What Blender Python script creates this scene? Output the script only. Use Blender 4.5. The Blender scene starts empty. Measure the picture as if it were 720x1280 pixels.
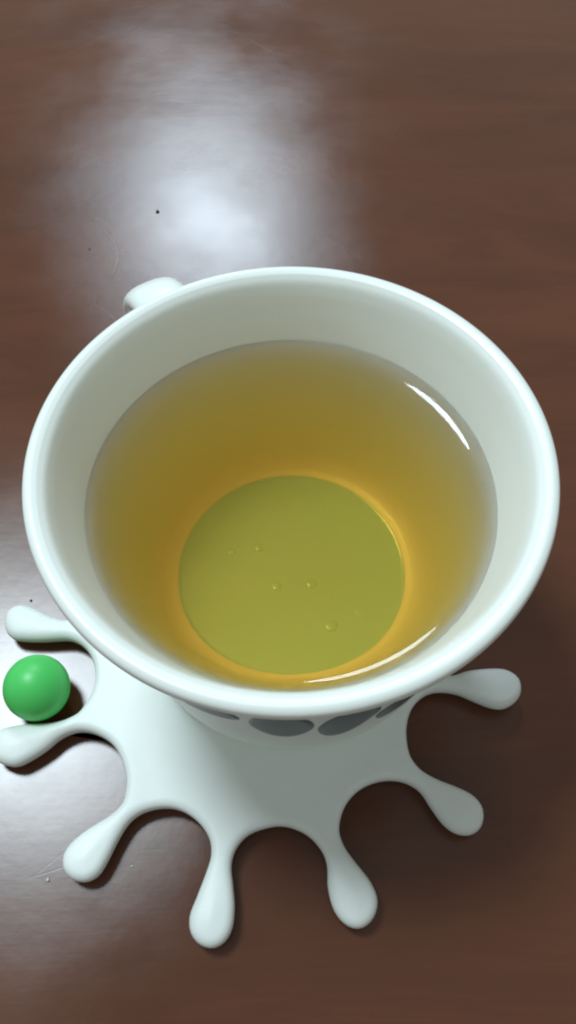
import bpy, math, random
import numpy as np
from mathutils import Vector, Matrix, geometry, noise

S = 0.048            # metres per working unit (outer rim radius of the cup)
scene = bpy.context.scene
C = scene.collection

# ------------------------------------------------------------------ camera
cam_d = bpy.data.cameras.new("camera")
cam = bpy.data.objects.new("camera", cam_d); C.objects.link(cam)
cam_d.sensor_fit = 'VERTICAL'; cam_d.sensor_height = 36; cam_d.lens = 29.18
cam_d.clip_start = 0.005; cam_d.clip_end = 50
R3 = Matrix([[0.999892, 0.0147, 0.0], [-0.012633, 0.8593, -0.511316], [-0.007516, 0.511261, 0.859393]])
cam.matrix_world = Matrix.Translation(Vector((-0.01218, -1.777, 4.00824)) * S) @ R3.to_4x4()
scene.camera = cam
scene.render.engine = 'CYCLES'
scene.cycles.pixel_filter_type = 'BLACKMAN_HARRIS'
scene.cycles.filter_width = 2.2
scene.cycles.caustics_refractive = True
scene.cycles.caustics_reflective = False
scene.cycles.max_bounces = 14
scene.cycles.diffuse_bounces = 6
scene.cycles.glossy_bounces = 4
scene.cycles.transmission_bounces = 8
scene.cycles.sample_clamp_indirect = 0
scene.cycles.use_denoising = True
scene.cycles.use_guiding = True
scene.view_settings.view_transform = 'Standard'
scene.view_settings.look = 'None'
scene.view_settings.exposure = 0
scene.view_settings.gamma = 1

# ------------------------------------------------------------------ world (dim room light) and the two ceiling lamps
world = bpy.data.worlds.new("World"); scene.world = world; world.use_nodes = True
bg = world.node_tree.nodes['Background']
bg.inputs['Color'].default_value = (0.93, 1.0, 0.98, 1); bg.inputs['Strength'].default_value = 0.33

def lamp(name, direction, height, size, power, colour):
    d = Vector(direction).normalized()
    p = d * (height / d.z)
    ld = bpy.data.lights.new(name, 'AREA'); ld.shape = 'DISK'; ld.size = size
    ld.energy = power; ld.color = colour
    o = bpy.data.objects.new(name, ld); C.objects.link(o); o.location = p
    o.rotation_euler = d.to_track_quat('Z', 'Y').to_euler()
    return o
lamp('ceiling_lamp', (-0.32, 0.27, 0.91), 1.7, 0.48, 25, (0.77, 0.92, 1.0))
lamp('far_ceiling_lamp', (-0.09, 0.78, 0.64), 1.7, 0.46, 15.5, (0.70, 0.87, 1.0))

# ------------------------------------------------------------------ helpers
def new_mat(name):
    m = bpy.data.materials.new(name); m.use_nodes = True
    nt = m.node_tree; nt.nodes.clear()
    out = nt.nodes.new('ShaderNodeOutputMaterial')
    return m, nt, out
def N(nt, t, **kw):
    n = nt.nodes.new(t)
    for k, v in kw.items():
        if k in n.inputs: n.inputs[k].default_value = v
        else: setattr(n, k, v)
    return n
def mesh_obj(name, verts, faces, m, parent=None, smooth=True):
    me = bpy.data.meshes.new(name); me.from_pydata([tuple(v) for v in verts], [], faces); me.update()
    if smooth: me.polygons.foreach_set('use_smooth', [True]*len(me.polygons))
    me.materials.append(m)
    o = bpy.data.objects.new(name, me); C.objects.link(o)
    if parent: o.parent = parent
    return o
def tag(o, label, cat, group=None):
    o['label'] = label; o['category'] = cat
    if group: o['group'] = group
def catmull(pts, per=6, closed=False):
    P = [np.array(p, float) for p in pts]; n = len(P); out = []
    rng = range(n) if closed else range(n-1)
    for i in rng:
        p0 = P[(i-1) % n] if closed or i > 0 else 2*P[0]-P[1]
        p1 = P[i]; p2 = P[(i+1) % n]
        p3 = P[(i+2) % n] if closed or i+2 < n else 2*P[-1]-P[-2]
        # centripetal
        def tj(t, a, b): return t + max(np.linalg.norm(b-a), 1e-9)**0.5
        t0 = 0; t1 = tj(t0, p0, p1); t2 = tj(t1, p1, p2); t3 = tj(t2, p2, p3)
        for k in range(per):
            t = t1 + (t2-t1)*k/per
            A1=(t1-t)/(t1-t0)*p0+(t-t0)/(t1-t0)*p1; A2=(t2-t)/(t2-t1)*p1+(t-t1)/(t2-t1)*p2; A3=(t3-t)/(t3-t2)*p2+(t-t2)/(t3-t2)*p3
            B1=(t2-t)/(t2-t0)*A1+(t-t0)/(t2-t0)*A2; B2=(t3-t)/(t3-t1)*A2+(t-t1)/(t3-t1)*A3
            out.append((t2-t)/(t2-t1)*B1+(t-t1)/(t2-t1)*B2)
    if not closed: out.append(P[-1])
    return np.array(out)
def lathe(profile, seg=192):
    """profile: (r,z) list, first and last on the axis; returns closed surface"""
    verts = []; faces = []; rows = []
    for r, z in profile:
        if r < 1e-6: rows.append([len(verts)]); verts.append((0, 0, z*S))
        else:
            rows.append(list(range(len(verts), len(verts)+seg)))
            for k in range(seg):
                a = 2*math.pi*k/seg; verts.append((r*math.cos(a)*S, r*math.sin(a)*S, z*S))
    for a, b in zip(rows[:-1], rows[1:]):
        for k in range(seg):
            k2 = (k+1) % seg
            if len(a) == 1: faces.append((a[0], b[k2], b[k]))
            elif len(b) == 1: faces.append((a[k], a[k2], b[0]))
            else: faces.append((a[k], a[k2], b[k2], b[k]))
    return verts, faces

# ------------------------------------------------------------------ materials
def mat_wood():
    m, nt, out = new_mat('varnished_wood')
    L = nt.links
    tc = N(nt, 'ShaderNodeTexCoord')
    mp = N(nt, 'ShaderNodeMapping'); mp.inputs['Rotation'].default_value = (0, 0, math.radians(-7)); mp.inputs['Scale'].default_value = (9, 34, 20)
    L.new(tc.outputs['Object'], mp.inputs['Vector'])
    n1 = N(nt, 'ShaderNodeTexNoise', Scale=1.0, Detail=7.0, Roughness=0.6, Distortion=0.9); L.new(mp.outputs[0], n1.inputs['Vector'])
    mp2 = N(nt, 'ShaderNodeMapping'); mp2.inputs['Rotation'].default_value = (0, 0, math.radians(-7)); mp2.inputs['Scale'].default_value = (60, 900, 60)
    L.new(tc.outputs['Object'], mp2.inputs['Vector'])
    n2 = N(nt, 'ShaderNodeTexNoise', Scale=1.0, Detail=4.0, Roughness=0.6); L.new(mp2.outputs[0], n2.inputs['Vector'])
    n3 = N(nt, 'ShaderNodeTexNoise', Scale=22.0, Detail=5.0); L.new(tc.outputs['Object'], n3.inputs['Vector'])
    cr = N(nt, 'ShaderNodeValToRGB'); L.new(n1.outputs['Fac'], cr.inputs['Fac'])
    e = cr.color_ramp.elements
    e[0].position = 0.25; e[0].color = (0.088, 0.031, 0.016, 1)
    e[1].position = 0.75; e[1].color = (0.136, 0.047, 0.022, 1)
    mx = N(nt, 'ShaderNodeMix', data_type='RGBA', blend_type='MULTIPLY'); mx.inputs['Factor'].default_value = 0.2
    cr2 = N(nt, 'ShaderNodeValToRGB'); L.new(n2.outputs['Fac'], cr2.inputs['Fac'])
    cr2.color_ramp.elements[0].position = 0.35; cr2.color_ramp.elements[0].color = (0.72, 0.7, 0.68, 1)
    cr2.color_ramp.elements[1].position = 0.6; cr2.color_ramp.elements[1].color = (1, 1, 1, 1)
    L.new(cr.outputs[0], mx.inputs[6]); L.new(cr2.outputs[0], mx.inputs[7])
    df = N(nt, 'ShaderNodeBsdfDiffuse'); L.new(mx.outputs[2], df.inputs['Color'])
    bs = N(nt, 'ShaderNodeBsdfAnisotropic', distribution='BECKMANN'); bs.inputs['Color'].default_value = (1, 1, 1, 1)
    fr = N(nt, 'ShaderNodeFresnel', IOR=1.48)
    ms = N(nt, 'ShaderNodeMixShader'); L.new(fr.outputs[0], ms.inputs[0]); L.new(df.outputs[0], ms.inputs[1]); L.new(bs.outputs[0], ms.inputs[2])
    mr = N(nt, 'ShaderNodeMapRange'); mr.inputs['From Min'].default_value = 0.2; mr.inputs['From Max'].default_value = 0.8
    mr.inputs['To Min'].default_value = 0.20; mr.inputs['To Max'].default_value = 0.32
    L.new(n3.outputs['Fac'], mr.inputs['Value']); L.new(mr.outputs[0], bs.inputs['Roughness'])
    # fine relief of the varnish: faint open grain plus a few scratches
    ns = N(nt, 'ShaderNodeTexNoise', Scale=210.0, Detail=3.0); L.new(tc.outputs['Object'], ns.inputs['Vector'])
    add = N(nt, 'ShaderNodeMath', operation='MULTIPLY_ADD'); add.inputs[1].default_value = 0.2
    L.new(n2.outputs['Fac'], add.inputs[0]); L.new(ns.outputs['Fac'], add.inputs[2])
    vr = N(nt, 'ShaderNodeTexVoronoi', feature='DISTANCE_TO_EDGE'); vr.inputs['Scale'].default_value = 9.0
    mv = N(nt, 'ShaderNodeMapping'); mv.inputs['Scale'].default_value = (1, 3.2, 1); mv.inputs['Rotation'].default_value = (0, 0, .5)
    nd = N(nt, 'ShaderNodeTexNoise', Scale=6.0, Detail=2.0); L.new(tc.outputs['Object'], nd.inputs['Vector'])
    va_ = N(nt, 'ShaderNodeVectorMath', operation='MULTIPLY_ADD'); va_.inputs[1].default_value = (.25, .25, .25)
    L.new(nd.outputs['Color'], va_.inputs[0]); L.new(tc.outputs['Object'], va_.inputs[2]); L.new(va_.outputs[0], mv.inputs['Vector']); L.new(mv.outputs[0], vr.inputs['Vector'])
    ms2 = N(nt, 'ShaderNodeMapRange'); ms2.inputs['From Min'].default_value = 0.0; ms2.inputs['From Max'].default_value = 0.004
    ms2.inputs['To Min'].default_value = -0.8; ms2.inputs['To Max'].default_value = 0.0
    L.new(vr.outputs['Distance'], ms2.inputs['Value'])
    nm = N(nt, 'ShaderNodeTexNoise', Scale=25.0, Detail=2.0); L.new(tc.outputs['Object'], nm.inputs['Vector'])
    mm = N(nt, 'ShaderNodeMapRange'); mm.inputs['From Min'].default_value = 0.5; mm.inputs['From Max'].default_value = 0.62; L.new(nm.outputs['Fac'], mm.inputs['Value'])
    pm = N(nt, 'ShaderNodeMath', operation='MULTIPLY'); L.new(ms2.outputs[0], pm.inputs[0]); L.new(mm.outputs[0], pm.inputs[1])
    ad2 = N(nt, 'ShaderNodeMath', operation='ADD'); L.new(add.outputs[0], ad2.inputs[0]); L.new(pm.outputs[0], ad2.inputs[1]); add = ad2
    bp = N(nt, 'ShaderNodeBump'); bp.inputs['Strength'].default_value = 0.04; bp.inputs['Distance'].default_value = 0.0005
    L.new(add.outputs[0], bp.inputs['Height']); L.new(bp.outputs[0], bs.inputs['Normal'])
    L.new(ms.outputs[0], out.inputs['Surface'])
    return m
def mat_simple(name, col, rough, ior=1.5, bump=0.0, bscale=300, coat=0.0, coat_rough=0.05, sss=0.0, var=0.0):
    m, nt, out = new_mat(name); L = nt.links
    bs = N(nt, 'ShaderNodeBsdfPrincipled')
    bs.inputs['Base Color'].default_value = (*col, 1); bs.inputs['Roughness'].default_value = rough; bs.inputs['IOR'].default_value = ior
    bs.inputs['Coat Weight'].default_value = coat; bs.inputs['Coat Roughness'].default_value = coat_rough
    if sss:
        bs.inputs['Subsurface Weight'].default_value = sss; bs.inputs['Subsurface Scale'].default_value = 0.002
        bs.inputs['Subsurface Radius'].default_value = (1, 1, 1)
    tc = N(nt, 'ShaderNodeTexCoord')
    if bump:
        n = N(nt, 'ShaderNodeTexNoise', Scale=float(bscale), Detail=3.0); L.new(tc.outputs['Object'], n.inputs['Vector'])
        bp = N(nt, 'ShaderNodeBump'); bp.inputs['Strength'].default_value = bump; bp.inputs['Distance'].default_value = 0.0005
        L.new(n.outputs['Fac'], bp.inputs['Height']); L.new(bp.outputs[0], bs.inputs['Normal'])
    if var:
        n = N(nt, 'ShaderNodeTexNoise', Scale=55.0, Detail=4.0); L.new(tc.outputs['Object'], n.inputs['Vector'])
        cr = N(nt, 'ShaderNodeValToRGB'); L.new(n.outputs['Fac'], cr.inputs['Fac'])
        cr.color_ramp.elements[0].position = .3; cr.color_ramp.elements[0].color = (*[c*(1-var) for c in col], 1)
        cr.color_ramp.elements[1].position = .7; cr.color_ramp.elements[1].color = (*col, 1)
        L.new(cr.outputs[0], bs.inputs['Base Color'])
    L.new(bs.outputs[0], out.inputs['Surface'])
    return m
def mat_tea():
    m, nt, out = new_mat('green_tea'); L = nt.links
    rf = N(nt, 'ShaderNodeBsdfPrincipled'); rf.inputs['Base Color'].default_value = (1, 1, 1, 1)
    rf.inputs['Transmission Weight'].default_value = 1.0; rf.inputs['Roughness'].default_value = 0.0; rf.inputs['IOR'].default_value = 1.333
    va = N(nt, 'ShaderNodeVolumeAbsorption'); va.inputs['Color'].default_value = (0.996, 0.798, 0.11, 1); va.inputs['Density'].default_value = 30
    L.new(rf.outputs[0], out.inputs['Surface']); 
    L.new(va.outputs[0], out.inputs['Volume'])
    return m
M_wood = mat_wood()
M_cup = mat_simple('white_glazed_porcelain', (0.88, 0.925, 0.875), 0.4, coat=0.4, coat_rough=0.27, bump=0.03, bscale=120)
M_dot = mat_simple('slate_grey_print', (0.095, 0.132, 0.15), 0.4)
M_coaster = mat_simple('white_silicone', (0.84, 0.89, 0.85), 0.45, bump=0.05, bscale=900, var=0.05)
M_ball = mat_simple('green_plastic', (0.08, 0.62, 0.13), 0.4, bump=0.02, bscale=200, sss=0.15)
M_tea = mat_tea()
M_pale = mat_simple('pale_nick', (0.6, 0.6, 0.6), 0.7)
M_crumb = mat_simple('dark_crumb', (0.03, 0.02, 0.015), 0.8)

# ------------------------------------------------------------------ table
n = 2
tv = [(-1.1, -0.7, 0), (1.1, -0.7, 0), (1.1, 1.0, 0), (-1.1, 1.0, 0)]
tv += [(x, y, -0.03) for x, y, z in tv]
tb = mesh_obj('table_surface', tv, [(0,1,2,3), (7,6,5,4), (0,4,5,1), (1,5,6,2), (2,6,7,3), (3,7,4,0)], M_wood, smooth=False)
tb['kind'] = 'structure'

# ------------------------------------------------------------------ coaster: a splash of milk, one moulded piece
OUT = [(-1.146, -0.071), (-1.213, -0.056), (-1.288, -0.02), (-1.362, 0.013), (-1.408, 0.018), (-1.446, 0.001), (-1.468, -0.043), (-1.463, -0.096), (-1.44, -0.14), (-1.408, -0.166), (-1.366, -0.176), (-1.265, -0.181), (-1.197, -0.178), (-1.133, -0.177), (-1.083, -0.193), (-1.04, -0.223), (-1.003, -0.27), (-0.979, -0.325), (-0.969, -0.398), (-0.981, -0.467), (-1.006, -0.518), (-1.033, -0.556), (-1.094, -0.587), (-1.168, -0.601), (-1.27, -0.603), (-1.349, -0.614), (-1.399, -0.632), (-1.426, -0.673), (-1.424, -0.726), (-1.398, -0.771), (-1.365, -0.789), (-1.326, -0.801), (-1.289, -0.802), (-1.23, -0.773), (-1.162, -0.726), (-1.109, -0.678), (-1.048, -0.649), (-0.984, -0.646), (-0.906, -0.673), (-0.841, -0.723), (-0.797, -0.798), (-0.775, -0.87), (-0.774, -0.931), (-0.784, -0.976), (-0.83, -1.024), (-0.891, -1.061), (-0.958, -1.104), (-1.009, -1.154), (-1.028, -1.196), (-1.022, -1.245), (-0.997, -1.278), (-0.949, -1.301), (-0.904, -1.301), (-0.861, -1.276), (-0.829, -1.222), (-0.803, -1.163), (-0.779, -1.113), (-0.748, -1.063), (-0.708, -1.029), (-0.655, -1.008), (-0.573, -1.0), (-0.5, -1.019), (-0.425, -1.074), (-0.38, -1.142), (-0.374, -1.208), (-0.393, -1.273), (-0.43, -1.368), (-0.458, -1.445), (-0.451, -1.505), (-0.416, -1.548), (-0.362, -1.566), (-0.312, -1.549), (-0.277, -1.502), (-0.265, -1.416), (-0.274, -1.323), (-0.282, -1.242), (-0.263, -1.177), (-0.211, -1.121), (-0.14, -1.094), (-0.068, -1.084), (-0.004, -1.097), (0.062, -1.132), (0.117, -1.196), (0.136, -1.254), (0.136, -1.341), (0.163, -1.437), (0.215, -1.49), (0.268, -1.5), (0.324, -1.464), (0.349, -1.394), (0.323, -1.318), (0.262, -1.24), (0.213, -1.17), (0.195, -1.1), (0.228, -1.001), (0.301, -0.929), (0.398, -0.894), (0.496, -0.899), (0.569, -0.94), (0.616, -1.017), (0.666, -1.09), (0.718, -1.127), (0.785, -1.132), (0.837, -1.092), (0.85, -1.02), (0.814, -0.964), (0.742, -0.924), (0.651, -0.887), (0.585, -0.847), (0.543, -0.788), (0.531, -0.713), (0.537, -0.638), (0.567, -0.561), (0.622, -0.503), (0.69, -0.476), (0.794, -0.486), (0.881, -0.526), (0.95, -0.555), (1.01, -0.562), (1.073, -0.529), (1.108, -0.478), (1.106, -0.414), (1.05, -0.368), (0.945, -0.362), (0.854, -0.373), (0.757, -0.396), (0.668, -0.322), (0.594, -0.277), (0.589, -0.194), (0.615, -0.114), (0.665, -0.027), (0.741, 0.044), (0.806, 0.069), (0.898, 0.069), (1.004, 0.104), (1.068, 0.172), (1.085, 0.242), (1.053, 0.317), (0.978, 0.352), (0.893, 0.319), (0.804, 0.237), (0.724, 0.172), (0.646, 0.149), (0.535, 0.195), (0.433, 0.286), (0.401, 0.37), (0.388, 0.474), (0.411, 0.582), (0.455, 0.645), (0.542, 0.705), (0.618, 0.804), (0.631, 0.901), (0.6, 0.969), (0.519, 1.007), (0.426, 0.985), (0.37, 0.901), (0.34, 0.777), (0.309, 0.673), (0.252, 0.602), (0.12, 0.563), (-0.028, 0.564), (-0.105, 0.605), (-0.176, 0.676), (-0.219, 0.774), (-0.217, 0.852), (-0.179, 0.958), (-0.171, 1.086), (-0.214, 1.169), (-0.279, 1.199), (-0.367, 1.173), (-0.429, 1.092), (-0.429, 0.99), (-0.385, 0.874), (-0.353, 0.773), (-0.361, 0.68), (-0.443, 0.56), (-0.556, 0.462), (-0.634, 0.444), (-0.723, 0.454), (-0.803, 0.503), (-0.843, 0.565), (-0.872, 0.671), (-0.933, 0.775), (-1.007, 0.812), (-1.068, 0.795), (-1.115, 0.721), (-1.115, 0.621), (-1.062, 0.542), (-0.971, 0.479), (-0.896, 0.42), (-0.852, 0.343), (-0.845, 0.202), (-0.828, 0.038), (-0.902, -0.013), (-1.001, -0.04)]
T = 0.13                                         # thickness of the flat middle
cx, cy = -0.19, -0.36
def build_coaster():
    ol = catmull(OUT, 4, closed=True)
    # resample evenly
    d = np.r_[0, np.cumsum(np.hypot(*(np.roll(ol, -1, 0)-ol).T))]
    olc = np.vstack([ol, ol[:1]]); NB = 760
    s = np.linspace(0, d[-1], NB, endpoint=False)
    ol = np.stack([np.interp(s, d, olc[:, 0]), np.interp(s, d, olc[:, 1])], 1)
    area = 0.5*np.sum(ol[:, 0]*np.roll(ol[:, 1], -1)-np.roll(ol[:, 0], -1)*ol[:, 1])
    if area < 0: ol = ol[::-1].copy()
    tan = np.roll(ol, -1, 0)-np.roll(ol, 1, 0); tan /= np.linalg.norm(tan, axis=1)[:, None]
    nin = np.stack([-tan[:, 1], tan[:, 0]], 1)
    A = ol; B = np.roll(ol, -1, 0); AB = B-A; L2 = (AB**2).sum(1)
    def dist(P):
        out = np.empty(len(P))
        for i in range(0, len(P), 400):
            p = P[i:i+400, None, :]
            t = np.clip(((p-A)*AB).sum(2)/L2, 0, 1)
            out[i:i+400] = np.sqrt((((A+AB*t[..., None])-p)**2).sum(2).min(1))
        return out
    def inside(P):
        c = np.zeros(len(P), bool)
        for i in range(len(A)):
            x1, y1 = A[i]; x2, y2 = B[i]
            if y1 == y2: continue
            cond = ((y1 > P[:, 1]) != (y2 > P[:, 1])) & (P[:, 0] < (x2-x1)*(P[:, 1]-y1)/(y2-y1)+x1)
            c ^= cond
        return c
    pts = [ol]
    for off in (.004, .009, .015, .022, .030, .039, .050):
        q = ol+nin*off; q = q[::(1 if off < .045 else 2)]
        k = dist(q) > off*.97; pts.append(q[k & inside(q)])
    g = np.arange(-2.1, 2.1, .022); gx, gy = np.meshgrid(g, g); gx = gx+(np.arange(len(g)) % 2)[:, None]*.011
    gp = np.stack([gx.ravel(), gy.ravel()], 1)
    gp = gp[inside(gp)]; gp = gp[dist(gp) > .066]; pts.append(gp)
    V = np.vstack(pts)
    res = geometry.delaunay_2d_cdt([Vector(p) for p in V], [(i, (i+1) % NB) for i in range(NB)], [], 1, 1e-6)
    V2 = np.array([tuple(v) for v in res[0]]); F = [tuple(f) for f in res[2]]
    D = dist(V2)
    r = np.hypot(V2[:, 0]-cx, V2[:, 1]-cy)
    k = np.clip((r-.80)/(.32), 0, 1); k = k*k*(3-2*k)
    u = np.clip(D/.036, 0, 1); dome = 1-(1-np.clip(D/.16, 0, 1))**2
    top = (T-.036)+.036*np.sqrt(np.clip(1-(1-u)**2, 0, 1)) - k*.012*(1-dome)+k*.010*dome
    edge = D < 1e-5
    verts = [(x*S, y*S, z*S) for (x, y), z in zip(V2, top)]
    faces = list(F)
    # underside: same outline drawn in a little, flat on the table
    loop = []; idx = {}
    for i in range(NB):
        j = int(np.argmin(((V2-ol[i])**2).sum(1))); loop.append(j)
    prev = loop
    for dz, ins in ((.068, .002), (.045, .009), (.024, .021), (.008, .033), (.0, .042)):
        base = len(verts)
        for i in range(NB):
            p = ol[i]+nin[i]*ins; verts.append((p[0]*S, p[1]*S, dz*S+0.00002))
        cur = list(range(base, base+NB))
        for i in range(NB):
            j = (i+1) % NB; faces.append((prev[i], cur[i], cur[j], prev[j]))
        prev = cur
    base = len(verts)
    faces.append(tuple(reversed(prev)))
    return mesh_obj('coaster', verts, faces, M_coaster)
co = build_coaster()
tag(co, 'white rubber coaster shaped like a milk splash, under the cup', 'coaster')

# ------------------------------------------------------------------ cup
outer = [(0, .14), (.50, .14), (.585, .137), (.61, .1025+T-.1), (.70, .1015+T-.1), (.745, .135), (.765, .18), (.785, .30), (.817, .52), (.862, .80),
         (.903, 1.01), (.938, 1.19), (.964, 1.31), (.981, 1.365), (.995, 1.398), (1.0, 1.422), (.993, 1.445), (.970, 1.457), (.942, 1.450)]
inner = [(.942, 1.450), (.920, 1.43), (.901, 1.39), (.878, 1.32), (.847, 1.22), (.815, 1.10), (.790, .92), (.760, .72), (.722, .52), (.692, .39), (.668, .310), (.641, .245), (.611, .209), (.578, .192), (.540, .185)]
floor = [(.540, .185), (.532, .1835), (.50, .183), (.25, .182), (0, .182)]
M_floor = mat_simple('pale_green_glaze', (0.49, 0.82, 0.92), 0.35, coat=0.5, coat_rough=0.12, bump=0.06, bscale=90)
fl = catmull(floor, 3)
pro = np.vstack([catmull(outer, 5)[:-1], catmull(inner, 8)[:-1], np.array([(.540, .185), (.538, .178), (0, .176)])])
pro[:, 0] = np.maximum(pro[:, 0], 0)
cup = bpy.data.objects.new('tea_cup', None); C.objects.link(cup); cup.location = (0, 0, T*S)
tag(cup, 'white glazed porcelain cup with grey dots below its rim, filled with tea', 'cup')
cup.empty_display_size = .02
pro_c = pro.copy(); pro_c[:, 1] -= T
v, f = lathe(pro_c)
body = mesh_obj('body', v, f, M_cup, cup)
fp = np.vstack([[(0, .1775)], [(.5385, .1795)], fl]); fp[:, 1] -= T; fp[:, 0] = np.maximum(fp[:, 0], 0)
v, f = lathe(fp)
for bx, by, br in ((290, 705, .02), (325, 700, .022), (347, 748, .024), (390, 745, .026), (412, 795, .03), (447, 780, .024)):  # low domes added to imitate faint glints on the cup floor
    bx_, by_ = (bx-365)/140*.54, -(by-732)/125*.54
    bv, bf = lathe([(0, 0)]+[(br*math.cos(t*math.pi/12), br*.12*math.sin(t*math.pi/12)) for t in range(0, 6)]+[(0, br*.12)], 16)
    b_ = mesh_obj('glint_dome', bv, bf, M_floor, cup); b_.location = (bx_*S, by_*S, (.1825-T)*S)
mesh_obj('inner_floor', v, f, M_floor, cup)['label'] = 'pale green glazed round bottom inside the cup'

oc = catmull(outer, 12)
def outer_r(z):
    k = (oc[:, 1] > .2) & (oc[:, 1] < 1.42); return float(np.interp(z, oc[k, 1], oc[k, 0]))
# printed dots: thin slate-grey glaze ovals, a hair proud of the wall
NDOT = 22
for i in range(NDOT):
    az = math.radians(-93+i*360/NDOT)
    rnd = random.Random(i+3)
    zc = 1.14+rnd.uniform(-.02, .01); hw = .112+rnd.uniform(-.006, .01); hh = .16+rnd.uniform(-.01, .02)
    if i == 0: zc, hw, hh = 1.0, .12, .36
    if i == 1: zc, hw, hh = .92, .115, .40
    if i == 2: zc, hw, hh = .92, .12, .40
    vv = []; ff = []
    rings = 5; sg = 32
    def P(a, r):
        x = math.cos(a)*r*hw; z = zc+math.sin(a)*r*hh
        R_ = outer_r(z)+(.0035 if r < .98 else .0012); th = az+x/R_
        return (R_*math.cos(th)*S, R_*math.sin(th)*S, (z-T)*S)
    vv.append(P(0, 0))
    for j in range(1, rings+1):
        rr = (j/rings)
        if j == rings: rr = 1.0
        for k in range(sg): vv.append(P(2*math.pi*k/sg, rr if j < rings else 1.0))
    for k in range(sg): ff.append((0, 1+k, 1+(k+1) % sg))
    for j in range(rings-1):
        for k in range(sg):
            a = 1+j*sg+k; b = 1+j*sg+(k+1) % sg; ff.append((a, a+sg, b+sg, b))
    # skirt into the wall
    base = len(vv)
    for k in range(sg):
        x, y, z = vv[1+(rings-1)*sg+k]; h = math.hypot(x, y); q = 1-.004*S/h*1.0; vv.append((x*q, y*q, z))
    for k in range(sg):
        a = 1+(rings-1)*sg+k; b = 1+(rings-1)*sg+(k+1) % sg; ff.append((a, base+k, base+(k+1) % sg, b))
    o = mesh_obj('dot', vv, ff, M_dot, cup)

# handle: an ear-shaped strap on the far left side
az = math.radians(119.5)
path = catmull([(.905, 1.12), (1.0, 1.17), (1.14, 1.215), (1.27, 1.18), (1.36, 1.08), (1.38, .90), (1.34, .72), (1.22, .56), (1.03, .44), (.88, .40), (.80, .40)], 6)
hv = []; hf = []; sg = 24
tn = np.gradient(path, axis=0); tn /= np.linalg.norm(tn, axis=1)[:, None]
er = Vector((math.cos(az), math.sin(az), 0)); et = Vector((-math.sin(az), math.cos(az), 0)); ez = Vector((0, 0, 1))
for i, (p, t) in enumerate(zip(path, tn)):
    nr = np.array([-t[1], t[0]]); u = i/(len(path)-1)
    flare = 1+.35*max(0, 1-u*9)+.35*max(0, 1-(1-u)*9)
    for k in range(sg):
        a = 2*math.pi*k/sg
        ca, sa = math.cos(a), math.sin(a)
        ca = math.copysign(abs(ca)**.8, ca); sa = math.copysign(abs(sa)**.9, sa)
        q = p+nr*(sa*.062*flare)
        pt = er*q[0]+ez*(q[1]-T)+et*(ca*.135*flare)
        hv.append(pt*S)
for i in range(len(path)-1):
    for k in range(sg):
        a = i*sg+k; b = i*sg+(k+1) % sg; hf.append((a, a+sg, b+sg, b))
hf.append(tuple(range(sg))); hf.append(tuple(range(len(hv)-1, len(hv)-1-sg, -1)))
handle = mesh_obj('handle', hv, hf, M_cup, cup)

# ------------------------------------------------------------------ tea: closed volume with a meniscus
TEA = 1.118
ic = catmull(inner, 12)
k = ic[:, 1] <= 1.3
def inner_r(z): return float(np.interp(z, ic[::-1, 1], ic[::-1, 0]))
prof = [(0, .172), (.3, .172), (.55, .175)]
for z in np.r_[np.linspace(.19, .4, 14), np.linspace(.44, TEA+.035, 26)]:
    prof.append((inner_r(z)+.007, float(z)))
rw = inner_r(TEA+.04)
prof.append((rw+.006, TEA+.046))
for dd in (0.0, .003, .007, .012, .018, .026, .036, .05, .068, .09, .12, .16, .22):
    prof.append((rw-dd, TEA+.042*math.exp(-dd/.042)))
prof += [(.4, TEA), (.2, TEA), (0, TEA)]
v, f = lathe(prof, 192)
tea = mesh_obj('tea', v, f, M_tea)
tag(tea, 'clear yellow green tea filling the white cup', 'tea')



# ------------------------------------------------------------------ green ball in the gap between two arms
def ball():
    r = .157; P = (-1.232, -.447, r)
    vv = []; ff = []; nu, nv = 48, 24
    prof = [(r*math.sin(math.pi*j/nv), -r*math.cos(math.pi*j/nv)) for j in range(nv+1)]
    v, f = lathe(prof, nu)
    o = mesh_obj('ball', v, f, M_ball); o.location = Vector(P)*S
    tag(o, 'small shiny green ball on the table beside the coaster', 'ball')
ball()

# ------------------------------------------------------------------ crumbs, and pale lumps in place of table chips
def crumb(x, y, r, seed, m=None):
    rnd = random.Random(seed)
    prof = [(r*math.sin(math.pi*j/5)*1.0, r*.6*(1-math.cos(math.pi*j/5))) for j in range(6)]
    v, f = lathe(prof, 7)
    v = [(a*rnd.uniform(.7, 1.3), b*rnd.uniform(.7, 1.3), c) for a, b, c in v]
    o = mesh_obj('crumb', v, f, m or M_crumb); o.location = (x*S, y*S, 0)
    return o

for i, (x, y, r, lab) in enumerate([(-.9156, 3.127, .011, 'tiny dark crumb on the glare behind the cup'), (-1.379, .084, .007, 'tiny dark crumb above the uppermost left coaster arm'),
                                    (-1.362, 2.75, .005, 'faint dark speck at the left edge of the glare')]):
    tag(crumb(x, y, r, i), lab, 'crumb', 'specks on the table')
tag(crumb(-1.105, -1.282, .008, 9, M_pale), 'tiny pale lump standing in for a chip at the lower left of the table', 'crumb', 'specks on the table')  # raised pale lumps added in place of nicks in the tabletop
tag(crumb(-.735, -1.230, .005, 11, M_pale), 'tiny pale lump standing in for a nick between the two lower left coaster arms', 'crumb', 'specks on the table')
